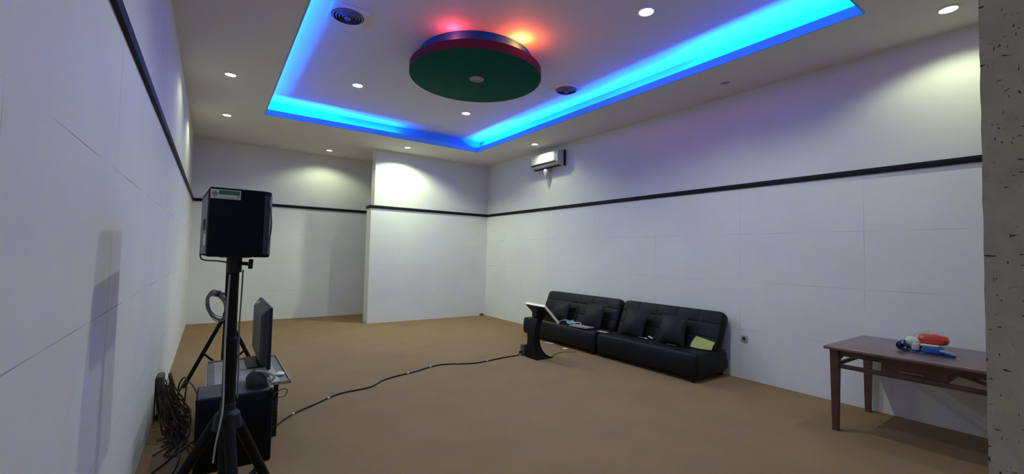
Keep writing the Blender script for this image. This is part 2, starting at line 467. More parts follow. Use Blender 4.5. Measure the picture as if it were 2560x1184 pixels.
# ------------------------------------------------------------------ air conditioner and wall fittings
ax1 = XRU; ay0, ay1, az0, az1 = 6.27, 7.12, 3.27, 3.57
t = thing('air_conditioner', 'white split air conditioner high on the right wall', 'air conditioner', (ax1, (ay0+ay1)/2, az0))
prof = [(ax1-.003, az1), (ax1-.15, az1), (ax1-.20, az1-.03), (ax1-.215, az1-.12), (ax1-.20, az0+.07), (ax1-.16, az0+.02), (ax1-.10, az0), (ax1-.003, az0)]
MB().prism(prof, 1, ay0, ay1, bev=.006).build('body', m_offw, t)
MB().box((ax1-.214, (ay0+ay1)/2+.02, az0+.185), (.012, ay1-ay0-.10, .19), (0, .0, 0), .004).build('front_panel', m_white, t)
MB().box((ax1-.205, (ay0+ay1)/2+.02, az0+.073), (.03, ay1-ay0-.10, .018), (0, .3, 0)).build('air_slot', m_slot, t)
MB().box((ax1-.165, (ay0+ay1)/2+.02, az0+.040), (.075, ay1-ay0-.16, .008), (0, .75, 0), .002).build('louvre', m_offw, t)
MB().box((ax1-.115, (ay0+ay1)/2, az0-.002), (.07, ay1-ay0-.06, .012)).build('lower_slot', m_slot, t)
MB().bb(ax1-.05, ax1-.004, ay0-.012, ay0+.001, az0-.005, az1+.012).build('back_gap', m_slot, t)
t = thing('wall_fitting', 'small white pointed wall fitting hanging below the air conditioner', 'wall fitting', (ax1, 6.72, 3.09))
MB().cyl((ax1-.002, 6.72, 3.235), (ax1-.09, 6.72, 3.225), .022, .022).build('arm', m_offw, t)
MB().lathe([(0, .10), (.045, .085), (.062, .05), (.058, .01), (.03, -.06), (.008, -.115), (0, -.12)], (ax1-.11, 6.72, 3.165), 28).build('cone', m_offw, t)

t = thing('wall_socket', 'white wall socket on the right wall beside the sofa end', 'wall socket', (XR, 2.80, .50))
MB().box((XR-.006, 2.80, .505), (.012, .085, .085), bev=.004).build('plate', mat('grey_white_plate', (.42, .43, .42), .4), t)
MB().lathe([(.0, .001), (.017, .001), (.019, .003), (.023, .003), (.024, .0)], (0, 0, 0), 24)._add(bmesh.new()).build('socket_ring', m_dgrey, t, world=False).matrix_local = Matrix.Translation((-.0125, 0, .005)) @ Euler((0, -PI/2, 0)).to_matrix().to_4x4()
tag(MB().lathe([(.055, 0), (.05, .03), (.03, .05), (0, .055)], (5.48, 9.075, 0), 20).build('door_stop', m_dgrey, loc=(5.48, 9.075, 0)), 'small dark round lump at the foot of the back wall corner', 'door stop')

# ------------------------------------------------------------------ sofas
def sofa(y0, y1, label, nback):
    L = y1-y0; yc = (y0+y1)/2
    t = thing('sofa_bed', label, 'sofa', (5.18, yc, 0), 'black sofas along the right wall')
    R = Euler((0, 0, PI/2)).to_matrix().to_4x4()
    su = [k/nback for k in range(1, nback)]
    b = MB(); b.slab(L, .70, .28, .032, su, (.35, .68), .005, .003, cr=.05, M=Matrix.Translation((4.795+.35, yc, .205)) @ R)
    b.build('seat', m_leather, t)
    MB().bb(5.30, 5.565, y0+.03, y1-.03, .075, .215, .03, 3).build('rear_base', m_leather, t)
    a = Vector((5.235, 0, .30)); c = Vector((5.435, 0, .80)); d = c-a
    ang = math.atan2(d.x, d.z)
    # local: x along sofa, y up the back, z = front face
    Mx = Matrix(((0, d.normalized().x, -math.cos(ang), 0), (-1, 0, 0, 0), (0, d.normalized().z, math.sin(ang), 0), (0, 0, 0, 1)))
    ctr = (a+c)/2 + Vector((.055, yc, 0))
    b = MB(); b.slab(L, d.length+.03, .15, .05, su, (.34, .67), .005, .003, cr=.10, M=Matrix.Translation(ctr) @ Mx)
    b.build('backrest', m_leather, t)
    for x in (4.87, 5.50):
        for y in (y0+.10, y1-.10):
            MB().cyl((x, y, 0), (x, y, .085), .022, .03, 16).build('leg', m_blackp, t)
    return t
sofa(2.96, 4.605, 'black tufted leather sofa bed nearer the table, with the yellow folder on it', 5)
sofa(4.635, 6.47, 'black tufted leather sofa bed farther away, behind the lectern', 6)

def pillow(y, label, x=5.17, z=.335, s=.43, tilt=.42, spin=0.0, T=.15):
    b = MB(); n = 19
    def sh(sign):
        def f(i, j):
            u, v = -1+2*i/(n-1), -1+2*j/(n-1)
            px = s/2*u*(1-.07*(1-v*v)); py = s/2*v*(1-.07*(1-u*u))
            h = T/2*(max(0, math.cos(PI/2*u))**.55)*(max(0, math.cos(PI/2*v))**.55)
            return Vector((px, py, sign*(h+.004*math.sin(7*u+3*v)*h/T)))
        return f
    b.grid(n, n, sh(1)); b.grid(n, n, sh(-1))
    bmesh.ops.remove_doubles(b.bm, verts=b.bm.verts, dist=1e-5)
    M = Matrix.Rotation(tilt, 4, 'Y') @ Matrix(((0, 0, -1, 0), (-1, 0, 0, 0), (0, 1, 0, 0), (0, 0, 0, 1))) @ Matrix.Rotation(spin, 4, 'Z')
    bmesh.ops.transform(b.bm, matrix=Matrix.Translation((x, y, z+s*.46)) @ M, verts=b.bm.verts)
    tag(b.build('throw_pillow', m_leather, loc=(x, y, z)), label, 'pillow', 'black pillows on the sofas')
pillow(5.82, 'black square pillow at the far left end of the farther sofa, behind the lectern top', s=.40)
pillow(5.03, 'black square pillow on the farther sofa near the gap between both sofas', spin=.04)
pillow(4.20, 'black square pillow on the nearer sofa, just right of the gap', spin=-.05)
pillow(3.56, 'black square pillow on the nearer sofa, left of the yellow folder', spin=.08)

# ------------------------------------------------------------------ things on the sofas and the floor by them
SZ = .350
def sheet(name, pts, z, th, m, label, cat, wav=0.0, group=None, bev=0):
    """a thin flat thing with the given outline"""
    b = MB(); b.prism(pts, 2, z, z+th)
    if bev: bmesh.ops.bevel(b.bm, geom=b.bm.edges[:], offset=bev, segments=2, affect='EDGES', profile=.5)
    cx = sum(p[0] for p in pts)/len(pts); cy = sum(p[1] for p in pts)/len(pts)
    return tag(b.build(name, m, loc=(cx, cy, z)), label, cat, group)
# pale blue crumpled cloth mask
b = MB(); rg = random.Random(5)
def crump(i, j):
    u, v = i/16, j/9
    x = 4.93+.17*v+.03*math.sin(5*u); y = 5.60-.30*u+.02*math.sin(9*v)
    h = .012+.045*abs(math.sin(4.3*u+2*v))*(1-.3*v)*math.sin(PI*min(1, max(0, u*.9+.08)))+.02*rg.random()
    return Vector((x, y, SZ+.005+h))
V = b.grid(17, 10, crump)
bmesh.ops.solidify(b.bm, geom=b.bm.faces[:], thickness=.004)
t = thing('face_mask', 'crumpled pale blue face mask lying on the farther sofa seat', 'face mask', (4.98, 5.45, SZ))
b.build('mask_cloth', mat('pale_blue_cloth', (.36, .62, .74), .8, .12, 25), t)
MB().tube([(5.0, 5.32, SZ+.03), (5.05, 5.27, SZ+.05), (5.10, 5.24, SZ+.03), (5.05, 5.23, SZ+.012), (5.0, 5.27, SZ+.012)], .008, closed=True).build('ear_loop', m_white, t)
t = thing('book', 'mauve covered book on the farther sofa beside the blue mask', 'book', (4.95, 5.02, SZ))
MB().box((4.94, 5.05, SZ+.024), (.20, .36, .018), (0, .05, .12), .006).build('cover', mat('mauve_cover', (.34, .25, .28), .6, .12, 20), t)
MB().box((4.936, 5.05, SZ+.013), (.19, .35, .014), (0, .05, .12), .002).build('pages', mat('paper_edge', (.30, .18, .2), .8), t)
tag(MB().box((4.93, 4.585, SZ+.011), (.075, .17, .013), (0, 0, .1), .005).build('mobile_phone', mat('pale_grey_case', (.42, .41, .40), .35), loc=(4.93, 4.585, SZ)), 'pale grey mobile phone lying at the gap between the two sofas', 'phone')
t = thing('key_bunch', 'small bunch of keys with a pale tag on the nearer sofa seat', 'keys', (5.08, 3.92, SZ))
MB().box((5.09, 3.98, SZ+.012), (.022, .12, .008), (0, 0, .3), .002).build('key', m_chrome, t)
MB().tube([(5.08+.022*math.cos(a), 3.915+.022*math.sin(a), SZ+.013) for a in [k*PI/5 for k in range(10)]], .003, 6, 2, True).build('key_ring', m_chrome, t)
MB().box((5.12, 3.86, SZ+.03), (.05, .075, .018), (.3, .2, .2), .007).build('tag', m_offw, t)
tag(MB().box((5.02, 3.46, SZ+.012), (.03, .13, .010), (0, 0, .1), .003).build('remote_control', m_dgrey, loc=(5.02, 3.46, SZ)), 'dark slim remote control on the nearer sofa by the yellow folder', 'remote')
# pale yellow folder, bent so that one leaf stands up
t = thing('paper_folder', 'pale yellow paper folder half open at the right end of the nearer sofa', 'folder', (5.2, 3.15, SZ))
m_yel = mat('pale_yellow_card', (.72, .71, .22), .7, .06, 10)
def leaf(B0, B1, T0, T1, bow):
    b = MB(); B0, B1, T0, T1 = map(Vector, (B0, B1, T0, T1))
    def f(i, j):
        u, v = i/10, j/6
        p = (B0*(1-u)+B1*u)*(1-v)+(T0*(1-u)+T1*u)*v
        return p+Vector((-bow*math.sin(PI*u)*(1-v)-.012*math.sin(PI*v), 0, 0))
    b.grid(11, 7, f); bmesh.ops.solidify(b.bm, geom=b.bm.faces[:], thickness=.003); return b
leaf((5.15, 3.28, SZ+.012), (5.18, 3.00, SZ+.012), (5.245, 3.25, SZ+.145), (5.265, 3.005, SZ+.100), .035).build('front_leaf', m_yel, t)
leaf((5.215, 3.325, SZ+.012), (5.152, 3.285, SZ+.012), (5.29, 3.285, SZ+.13), (5.248, 3.253, SZ+.145), .0).build('folded_leaf', mat('grey_yellow_card', (.40, .40, .22), .7), t)
sheet('paper_scrap', [(4.76, 5.80), (4.81, 5.79), (4.86, 5.66), (4.84, 5.60), (4.79, 5.62)], .003, .006, m_offw, 'white paper scrap on the carpet behind the lectern foot, touching the sofa front', 'paper')
sheet('paper_note', [(4.69, 5.24), (4.75, 5.26), (4.78, 5.19), (4.72, 5.17)], .003, .012, m_white, 'tiny white folded note on the carpet in front of the farther sofa', 'paper')

# ------------------------------------------------------------------ lectern
t = thing('lectern', 'black lectern with a curved foot and a tilted white-edged top', 'lectern', (4.0, 5.02, 0))
rings = []
for z, x0, x1, y0, y1 in ((0, 3.868, 4.175, 4.86, 5.13), (.012, 3.868, 4.165, 4.86, 5.13), (.03, 3.868, 4.115, 4.875, 5.125), (.06, 3.869, 4.065, 4.89, 5.115), (.11, 3.871, 4.025, 4.91, 5.105),
                          (.18, 3.874, 3.995, 4.93, 5.10), (.27, 3.878, 3.982, 4.94, 5.10), (.36, 3.886, 3.985, 4.945, 5.095), (.46, 3.90, 4.0, 4.945, 5.095), (.55, 3.93, 4.035, 4.945, 5.095), (.60, 3.965, 4.075, 4.945, 5.095)):
    rings.append([(x0, y0, z), (x1, y0, z), (x1, y1, z), (x0, y1, z)])
c_ = MB().loft(rings); c_.build('column', m_blackm, t, smooth=True)
ra = math.atan2(.25, .26)
mid = Vector((4.055, 4.99, .645))
MB().box(mid, (.355, .43, .022), (0, ra, 0), .003).build('board', m_blackp, t)
RM = Matrix.Translation(mid) @ Euler((0, ra, 0)).to_matrix().to_4x4()
b = MB()
for c, d in (((-.183, 0, .004), (.014, .45, .034)), ((.183, 0, .004), (.014, .45, .034)), ((0, -.222, .004), (.375, .014, .034)), ((0, .222, .004), (.375, .014, .034))):
    q = bmesh.new(); bmesh.ops.create_cube(q, size=1); bmesh.ops.scale(q, vec=d, verts=q.verts); bmesh.ops.translate(q, vec=c, verts=q.verts)
    b._add(q, RM)
b.build('edge_frame', m_white, t)
q = MB(); q.bb(3.93, 4.06, 4.96, 5.07, .60, .66, .004); q.build('neck', m_blackp, t)
t = thing('power_socket_box', 'black socket box with a plug standing behind the lectern foot', 'socket box', (3.93, 5.25, 0))
MB().bb(3.865, 3.955, 5.165, 5.265, 0, .17, .02, 3).build('case', m_dgrey, t)
MB().bb(3.857, 3.867, 5.18, 5.25, .03, .10, .003).build('face_plate', m_grey, t)
MB().cyl((3.825, 5.215, .055), (3.858, 5.215, .06), .018, .022).build('plug', m_blackp, t)

# the long cable with pale tape ties
cab = [(.50, 4.12), (.51, 4.17), (.67, 4.38), (.90, 4.56), (1.16, 4.75), (1.49, 4.81), (1.71, 5.0), (1.94, 5.09), (2.16, 5.15), (2.41, 5.26), (2.63, 5.29), (2.97, 5.15), (3.22, 5.16), (3.53, 5.21), (3.70, 5.22), (3.79, 5.22)]
pts = [(x, y, .009) for x, y in cab] + [(3.828, 5.215, .045)]
t = thing('long_cable', 'long black cable with pale tape ties snaking over the carpet to the lectern', 'cable', (2.2, 5.1, 0))
MB().tube(pts, .0085, 8, 6).build('cord', m_blackp, t)
for x, y, dx, dy in ((.665, 4.375, .6, .6), (1.03, 4.66, .6, .4), (2.05, 5.12, .5, .12), (2.41, 5.26, .5, .2), (2.80, 5.23, .5, -.2), (3.22, 5.16, .5, .02)):
    d = Vector((dx, dy, 0)).normalized()*.014
    MB().cyl((x-d.x, y-d.y, .0105), (x+d.x, y+d.y, .0105), .0105, n=10).build('tape_tie', mat('pale_tape', (.60, .52, .45), .6) if 'pale_tape' not in bpy.data.materials else bpy.data.materials['pale_tape'], t)
tag(MB().tube([(4.18, 4.90, .005), (4.25, 4.95, .005), (4.33, 5.0, .005), (4.46, 5.05, .005), (4.58, 5.06, .005), (4.66, 5.0, .005), (4.74, 4.97, .005)], .004, 6, 5).build('thin_cable', mat('brown_cable', (.06, .04, .03), .6), loc=(4.45, 5.0, 0)), 'thin brown cable on the carpet between the lectern foot and the sofa', 'cable')

# ------------------------------------------------------------------ table at the right
tx0, tx1, ty0, ty1, tz = 4.555, 5.565, .40, 1.585, .75
t = thing('side_table', 'dark varnished wooden table with shelf rails by the right wall', 'table', ((tx0+tx1)/2, (ty0+ty1)/2, 0))
MB().bb(tx0, tx1, ty0, ty1, tz-.028, tz, .008, 3).build('tabletop', m_woodtop, t)
for x in (4.655, 5.50):
    for y in (1.525, .50):
        b = MB(); b.loft([[(x-.022, y-.022, 0), (x+.022, y-.022, 0), (x+.022, y+.022, 0), (x-.022, y+.022, 0)], [(x-.033, y-.033, tz-.028), (x+.033, y-.033, tz-.028), (x+.033, y+.033, tz-.028), (x-.033, y+.033, tz-.028)]])
        b.build('leg', m_wood, t)
for x in (4.655, 5.50):
    MB().bb(x-.014, x+.014, .533, 1.492, .665, .722, .003).build('apron', m_wood, t)
    MB().bb(x-.013, x+.013, .528, 1.497, .555, .592, .003).build('stretcher', m_wood, t)
for y in (1.525, .50):
    MB().bb(4.688, 5.467, y-.013, y+.013, .685, .722, .003).build('apron', m_wood, t)
    MB().bb(4.684, 5.471, y-.013, y+.013, .565, .595, .003).build('stretcher', m_wood, t)
    for s_, xa, xb in ((1, 4.684, 4.98), (-1, 5.471, 5.17)):
        MB().tube([(xa, y, .60), (xa+.4*(xb-xa), y, .635), (xb, y, .688)], .013, 8, 4).build('side_brace', m_wood, t)
dr = MB().bb(4.642, 5.40, .80, 1.20, .592, .722, .004).build('drawer', m_wood, t)
MB().bb(4.628, 4.641, .93, 1.08, .612, .626, .004).build('drawer_handle', mat('worn_wood_edge', (.16, .09, .065), .35), dr)
for ya, yb in ((.535, .74), ):
    MB().tube([(4.655, ya, .60), (4.655, .62, .64), (4.655, yb, .67)], .013, 8, 4).build('corner_brace', m_wood, t)

# packs on the table
m_blue = mat('blue_wrapper', (.02, .10, .42), .35, .3, 14, .2, 40)
m_orange = mat('orange_wrapper', (.56, .045, .012), .38, .15, 12, .2, 40)
m_clear = mat('clear_plastic_bag', (.80, .86, .82), .2, trans=.55, alpha=.55)
def packet(name, c, d, rot, m, label, cat, puff=.35, group=None):
    b = MB(); n = 17
    rg = random.Random(label)
    ph = rg.random()*6
    for sg in (1, -1):
        def f(i, j):
            u, v = -1+2*i/(n-1), -1+2*j/(n-1)
            h = (max(0, 1-abs(u)**5)*max(0, 1-abs(v)**3))**puff
            wv = 1+.14*math.sin(5*u+ph)*math.cos(4*v+ph)
            return Vector((d[0]/2*u*(1-.05*v*v), d[1]/2*v*(1-.03*u*u), sg*d[2]/2*h*(wv if sg > 0 else 1)))
        b.grid(n, n, f)
    bmesh.ops.remove_doubles(b.bm, verts=b.bm.verts, dist=1e-5)
    bmesh.ops.transform(b.bm, matrix=Matrix.Translation(c) @ Euler(rot).to_matrix().to_4x4(), verts=b.bm.verts)
    return tag(b.build(name, m, loc=(c[0], c[1], c[2]-d[2]/2)), label, cat, group)
Z = tz
b = MB(); b.bb(4.90, 5.06, .815, 1.075, Z+.001, Z+.012, .003); tag(b.build('blue_sheet', m_blue, loc=(4.98, .94, Z)), 'flat dark blue folded sheet under the packs on the table', 'wrapper')
# rolled blue pack
t = thing('rolled_pack', 'rolled blue plastic pack at the left of the pile on the table', 'pack', (4.98, 1.125, Z))
b = MB()
sp = [(.047*(1-.045*k)*math.cos(k*.55), .047*(1-.045*k)*math.sin(k*.55)) for k in range(20)]
V = b.grid(20, 8, lambda i, j: Vector((4.91+.15*j/7, 1.125+sp[i][1]*(1+.05*math.sin(j*2+i)), Z+.0385+sp[i][0])))
bmesh.ops.solidify(b.bm, geom=b.bm.faces[:], thickness=.004); b.build('roll', m_blue, t)
tag(MB().box((4.955, 1.045, Z+.046), (.10, .05, .058), (0, .1, .15), .01).build('carton', mat('pale_pink_card', (.55, .42, .38), .6, .15, 30), loc=(4.955, 1.045, Z)), 'small pale pink carton in the middle of the pile on the table', 'carton')
tag(MB().box((4.945, .935, Z+.040), (.11, .12, .05), (0, .05, .05), .006).build('carton', m_blue, loc=(4.965, .955, Z)), 'blue carton lying under the cream packet on the table', 'carton')
tag(MB().box((4.955, .955, Z+.072), (.09, .11, .012), (0, .06, .08), .003).build('flat_packet', mat('cream_card', (.70, .60, .47), .6), loc=(4.975, .945, Z+.066)), 'flat cream packet between the blue carton and the orange pack', 'packet')
packet('tissue_pack', (5.07, .955, Z+.108), (.18, .185, .085), (0, .12, .06), m_orange, 'orange plastic pack on top of the pile on the table', 'pack', .28)
packet('light_blue_wrapper', (4.93, .850, Z+.03), (.09, .11, .03), (.25, .1, .3), mat('light_blue_film', (.22, .34, .62), .35, .2, 20), 'crumpled light blue wrapper at the right front of the pile', 'wrapper', .6)
packet('white_pack', (5.09, 1.09, Z+.055), (.16, .13, .10), (.1, .0, .2), mat('pale_green_film', (.52, .60, .48), .4, .12, 16), 'pale green plastic pack behind the rolled blue pack', 'pack', .5)
b = MB(); rg = random.Random(11)
def bag(i, j):
    u, v = i/14, j/8
    a = 2*PI*u
    r = (1-.75*v**2)
    return Vector((5.27+.085*math.cos(a)*r+.012*rg.uniform(-1, 1), 1.08+.13*math.sin(a)*r-.08*v**3+.012*rg.uniform(-1, 1), Z+.004+.145*v+.012*rg.uniform(0, 1)))
V = b.grid(15, 9, bag)
tag(b.build('plastic_bag', m_clear, loc=(5.27, 1.08, Z)), 'clear crumpled plastic bag rising behind the orange pack', 'plastic bag')

# ------------------------------------------------------------------ speaker on the near stand
def stand(name, x, y, label, hub, collar, top, rad, angs, r_pole, r_leg):
    t = thing('speaker_stand', label, 'speaker stand', (x, y, 0), 'tripod speaker stands')
    MB().cyl((x, y, collar-.12), (x, y, top), r_pole, n=20).build('pole', m_blackm, t)
    h = MB(); h.cyl((x, y, hub-.05), (x, y, hub+.05), r_pole*1.55, n=20); h.cyl((x, y, hub+.05), (x, y, hub+.075), r_pole*1.55, r_pole*1.1, 20)
    h.build('hub', m_blackp, t)
    k = MB(); k.cyl((x, y, collar-.04), (x, y, collar+.04), r_pole*1.6, n=20); k.build('collar', m_blackp, t)
    kn = MB(); kn.cyl((x-r_pole*1.4, y-.01, collar+.0), (x-r_pole*1.4-.045, y-.03, collar+.0), .012, n=10); kn.cyl((x-r_pole*1.4-.03, y-.02, collar), (x-r_pole*1.4-.07, y-.035, collar), .032, n=12)
    kn.build('clamp_knob', m_blackp, t)
    for a in angs:
        c, s_ = math.cos(a), math.sin(a)
        A = Vector((x+c*r_pole*1.5, y+s_*r_pole*1.5, hub)); B = Vector((x+c*rad, y+s_*rad, .022))
        lg = MB().cyl(A, B, r_leg, n=14).build('leg', m_blackm, t)
        d = (B-A).normalized()
        MB().cyl(B-d*.06, B+Vector((c*.012, s_*.012, -.021)), r_leg*1.25, r_leg*1.2, 14).build('rubber_foot', m_blackp, lg)
        mid_ = A+(B-A)*.52; C0 = Vector((x+c*r_pole*1.4, y+s_*r_pole*1.4, collar-.01))
        MB().cyl(C0, mid_, r_leg*.6, n=10).build('brace', m_blackm, t)
    return t
PX, PY = .095, 2.50
t1 = stand('speaker_stand', PX, PY, 'black tripod stand carrying the loudspeaker, nearest the camera', .70, .30, 1.40, .42, [math.radians(a) for a in (46, 152, 278)], .021, .024)
b = MB(); b.cyl((PX, PY, 1.385), (PX, PY, 1.455), .030, n=20); b.build('top_socket', m_blackp, t1)
kn = MB(); kn.cyl((PX+.025, PY-.01, 1.428), (PX+.058, PY-.02, 1.426), .009, n=10); kn.cyl((PX+.056, PY-.02, 1.426), (PX+.074, PY-.022, 1.425), .024, n=14)
kn.build('top_knob', m_blackp, t1)
b = MB(); b.cyl((PX, PY, .24), (PX, PY, 1.06), .029, n=20); b.cyl((PX, PY, 1.06), (PX, PY, 1.075), .029, .022, 20); b.build('outer_tube', m_blackm, t1)
b = MB(); b.cyl((PX, PY, .64), (PX, PY, .705), .062, .052, 24); b.cyl((PX, PY, .705), (PX, PY, .725), .052, .034, 24); b.build('leg_yoke', m_blackp, t1)

sx0, sx1, sy0, sy1, sz0, sz1 = -.018, .224, 2.28, 2.74, 1.462, 1.768
t = thing('loudspeaker', 'black loudspeaker with a green and white sticker on a tripod stand', 'loudspeaker', ((sx0+sx1)/2, PY, sz0))
b = MB()
poly = [(sx0, sy0), (sx1-.030, sy0), (sx1-.010, sy0+.010), (sx1, sy0+.035), (sx1-.02, sy1), (sx0-.032, sy1)]
b.prism(poly, 2, sz0, sz1, bev=.007); b.build('cabinet', m_navy, t)
k_ = .032/(sy1-sy0)
def side(ya, yb, za, zb, th, m, nm):
    MB().prism([(sx0-k_*ya-.001, sy0+ya), (sx0-k_*yb-.001, sy0+yb), (sx0-k_*yb-th, sy0+yb), (sx0-k_*ya-th, sy0+ya)], 2, sz0+za, sz0+zb).build(nm, m, t)
side(.02, .42, .012, .28, .004, m_grey, 'side_panel')
side(.05, .13, .05, .10, .007, m_white, 'side_label')
side(.10, .22, .12, .17, .007, m_slot, 'side_handle')
MB().prism([(sx1-.032, sy0-.0012), (sx1-.010, sy0+.008), (sx1+.0015, sy0+.035), (sx1-.0185, sy1-.02), (sx1-.0225, sy1-.02), (sx1-.004, sy0+.036), (sx1-.013, sy0+.0115), (sx1-.0325, sy0+.002)], 2, sz0+.015, sz1-.02).build('front_edge', mat('dark_mauve_plastic', (.030, .027, .033), .45, .2, 12), t)
b = MB(); b.tube([(sx1-.014, sy0+.004, sz0+.04), (sx1-.005, sy0-.002, sz0+.10), (sx1-.002, sy0-.004, sz0+.15), (sx1-.005, sy0-.002, sz0+.20), (sx1-.014, sy0+.004, sz0+.26)], .003, 8, 4); b.build('corner_handle', m_dgrey, t)
fx = sx0+.003; fz = sz1-.009
def sq(nm, x0, x1, z0, z1, d, m, par):
    MB().bb(fx+x0, fx+x1, sy0-d, sy0-d+.0006, fz-z1, fz-z0).build(nm, m, par)
st = MB().bb(fx, fx+.112, sy0-.0012, sy0-.0002, fz-.041, fz, .0003).build('sticker', mat('sticker_paper', (.55, .60, .54), .5), t)
sq('green_band', .030, .109, .003, .022, .0018, mat('sticker_green', (.015, .14, .055), .5), st)
MB().cyl((fx+.0155, sy0-.0012, fz-.020), (fx+.0155, sy0-.0018, fz-.020), .0108, n=24).build('emblem', mat('emblem_olive', (.22, .23, .14), .5), st)
b = MB()
for a, w_ in ((.008, .015), (.036, .009), (.047, .011), (.060, .009), (.071, .019), (.095, .010)): b.bb(fx+a, fx+a+w_, sy0-.0016, sy0-.0010, fz-.0365, fz-.034)
b.bb(fx+.097, fx+.108, sy0-.0016, sy0-.0010, fz-.029, fz-.026)
b.build('fine_print', mat('sticker_ink', (.12, .14, .10), .6), st)
b = MB(); b.cyl((PX, PY, sz0-.006), (PX, PY, sz0+.004), .062, .09, 24); b.build('pole_mount', m_blackp, t)

# cables at the near stand
tag(MB().tube([(sx0-.03, sy1-.06, sz0+.02), (sx0-.02, sy1-.08, sz0-.02), (.03, 2.56, 1.437), (.064, 2.50, 1.432)], .004, 6, 6).build('speaker_cable', m_dgrey, loc=(.03, 2.6, 1.44)), 'short dark cable curving under the loudspeaker to the stand top', 'cable')
tag(MB().tube([(.076, 2.468, 1.375), (.072, 2.468, 1.25), (.070, 2.465, 1.10), (.072, 2.458, .9), (.074, 2.455, .76), (.066, 2.432, .69), (.052, 2.42, .60), (.045, 2.41, .52)], .0045, 6, 5).build('white_cable', mat('grey_white_cable', (.36, .35, .33), .5), loc=(.07, 2.46, .7)), 'pale cable running down the left of the near stand pole', 'cable')
tag(MB().tube([(.132, 2.53, 1.395), (.131, 2.54, 1.27), (.128, 2.54, 1.12), (.131, 2.545, 1.0), (.134, 2.545, .85), (.135, 2.54, .76)], .004, 6, 5).build('grey_cable', mat('grey_cable_sheath', (.17, .16, .15), .5), loc=(.13, 2.54, .9)), 'grey cable hanging loose right of the near stand pole', 'cable')

# ------------------------------------------------------------------ far stand with the cable coil
QX, QY = .155, 5.6
t2 = stand('speaker_stand', QX, QY, 'thinner black tripod stand behind, with a cable coil hung on it', .74, .235, 1.55, .40, [math.radians(a) for a in (147, 27, 267)], .020, .020)
MB().box((QX-.012, QY-.04, .25), (.08, .07, .10), bev=.01).build('clamp', m_dgrey, t2)
b = MB(); b.cyl((QX-.015, QY-.02, 1.01), (QX-.10, QY-.05, 1.03), .010, n=8); b.build('hook', m_blackp, t2)
t = thing('cable_coil', 'brown cable coil hanging from the thinner stand', 'cable coil', (QX-.06, QY-.06, .78))
b = MB(); rg = random.Random(4)
for k in range(11):
    ra_, rb_ = .088+rg.uniform(-.022, .014), .145+rg.uniform(-.025, .022); ox, oz = rg.uniform(-.010, .010), rg.uniform(-.012, .012)
    oy = rg.uniform(-.03, .03)
    b.tube([(QX-.085+ox+ra_*math.cos(a)-.035*math.sin(a), QY-.065+oy+.01*math.sin(2*a), 0.885+oz+rb_*math.sin(a)) for a in [q*PI/6 for q in range(12)]], .0048, 6, 2, True)
b.build('coil_loops', mat('brown_cord', (.17, .12, .11), .6, .3, 40), t)
MB().tube([(QX-.11, QY-.03, 1.0), (QX-.085, QY-.10, 1.005), (QX-.065, QY-.09, 1.035), (QX-.075, QY-.03, 1.035)], .013, 8, 3, True).build('coil_tie', m_blackp, t)

# ------------------------------------------------------------------ floor speaker box, TV bench, television
bx0, bx1, by0, by1, bz = -.045, .405, 3.53, 3.88, .49
t = thing('subwoofer', 'big black speaker box on the floor behind the near stand', 'speaker box', ((bx0+bx1)/2, (by0+by1)/2, 0))
MB().bb(bx0, bx1, by0, by1, .0, bz, .012, 2).build('cabinet', m_navy, t)
MB().bb(bx0+.03, bx1-.03, by0-.008, by0+.001, .04, bz-.05, .003).build('grille', mat('black_grille', (.004, .004, .005), .85, .3, 300, spec=.1), t)
MB().bb(bx0+.01, bx1-.01, by0+.02, by1-.01, bz-.003, bz+.004, .002).build('top_sheen', mat('dark_grey_top', (.022, .025, .026), .45, spec=.35), t)  # thin sheet with the grey sheen of the box top put into its colour
for x in (bx0+.012, bx1-.012): MB().bb(x-.014, x+.014, by0-.006, by0+.03, bz-.03, bz+.006, .004).build('corner_guard', m_blackm, t)

rx0, rx1, ry0, ry1, rz = .0, .572, 3.91, 4.90, .45
t = thing('tv_bench', 'low black cabinet with a pale tray top behind the speaker box', 'tv bench', ((rx0+rx1)/2, (ry0+ry1)/2, 0))
MB().bb(rx0+.06, rx1-.085, ry0+.04, ry1-.06, 0, rz-.03, .006).build('body', m_blackp, t)
b = MB()
for k in range(12): b.bb(rx1-.086, rx1-.078, ry0+.08, ry1-.12, .05+.03*k, .066+.03*k, .002)
b.build('side_slats', m_blackm, t)
MB().bb(rx0, rx1, ry0, ry1, rz-.03, rz-.012, .003).build('tray_base', mat('grey_board', (.13, .13, .12), .5, .1, 12), t)
MB().bb(rx0+.06, rx1-.075, ry0+.02, ry1-.05, rz-.0125, rz-.006, .002).build('glass_plate', mat('pale_glass_top', (.33, .32, .27), .35, .1, 8, spec=.3), t)
b = MB(); b.bb(rx1-.012, rx1, ry0, ry1, rz-.03, rz, .002); b.bb(rx0, rx0+.012, ry0, ry1, rz-.03, rz, .002); b.bb(rx0+.012, rx1-.012, ry1-.012, ry1, rz-.03, rz, .002); b.bb(rx0+.012, rx1-.012, ry0, ry0+.012, rz-.03, rz-.004, .002)
b.build('wooden_edge', mat('light_brown_edge', (.30, .20, .12), .5), t)

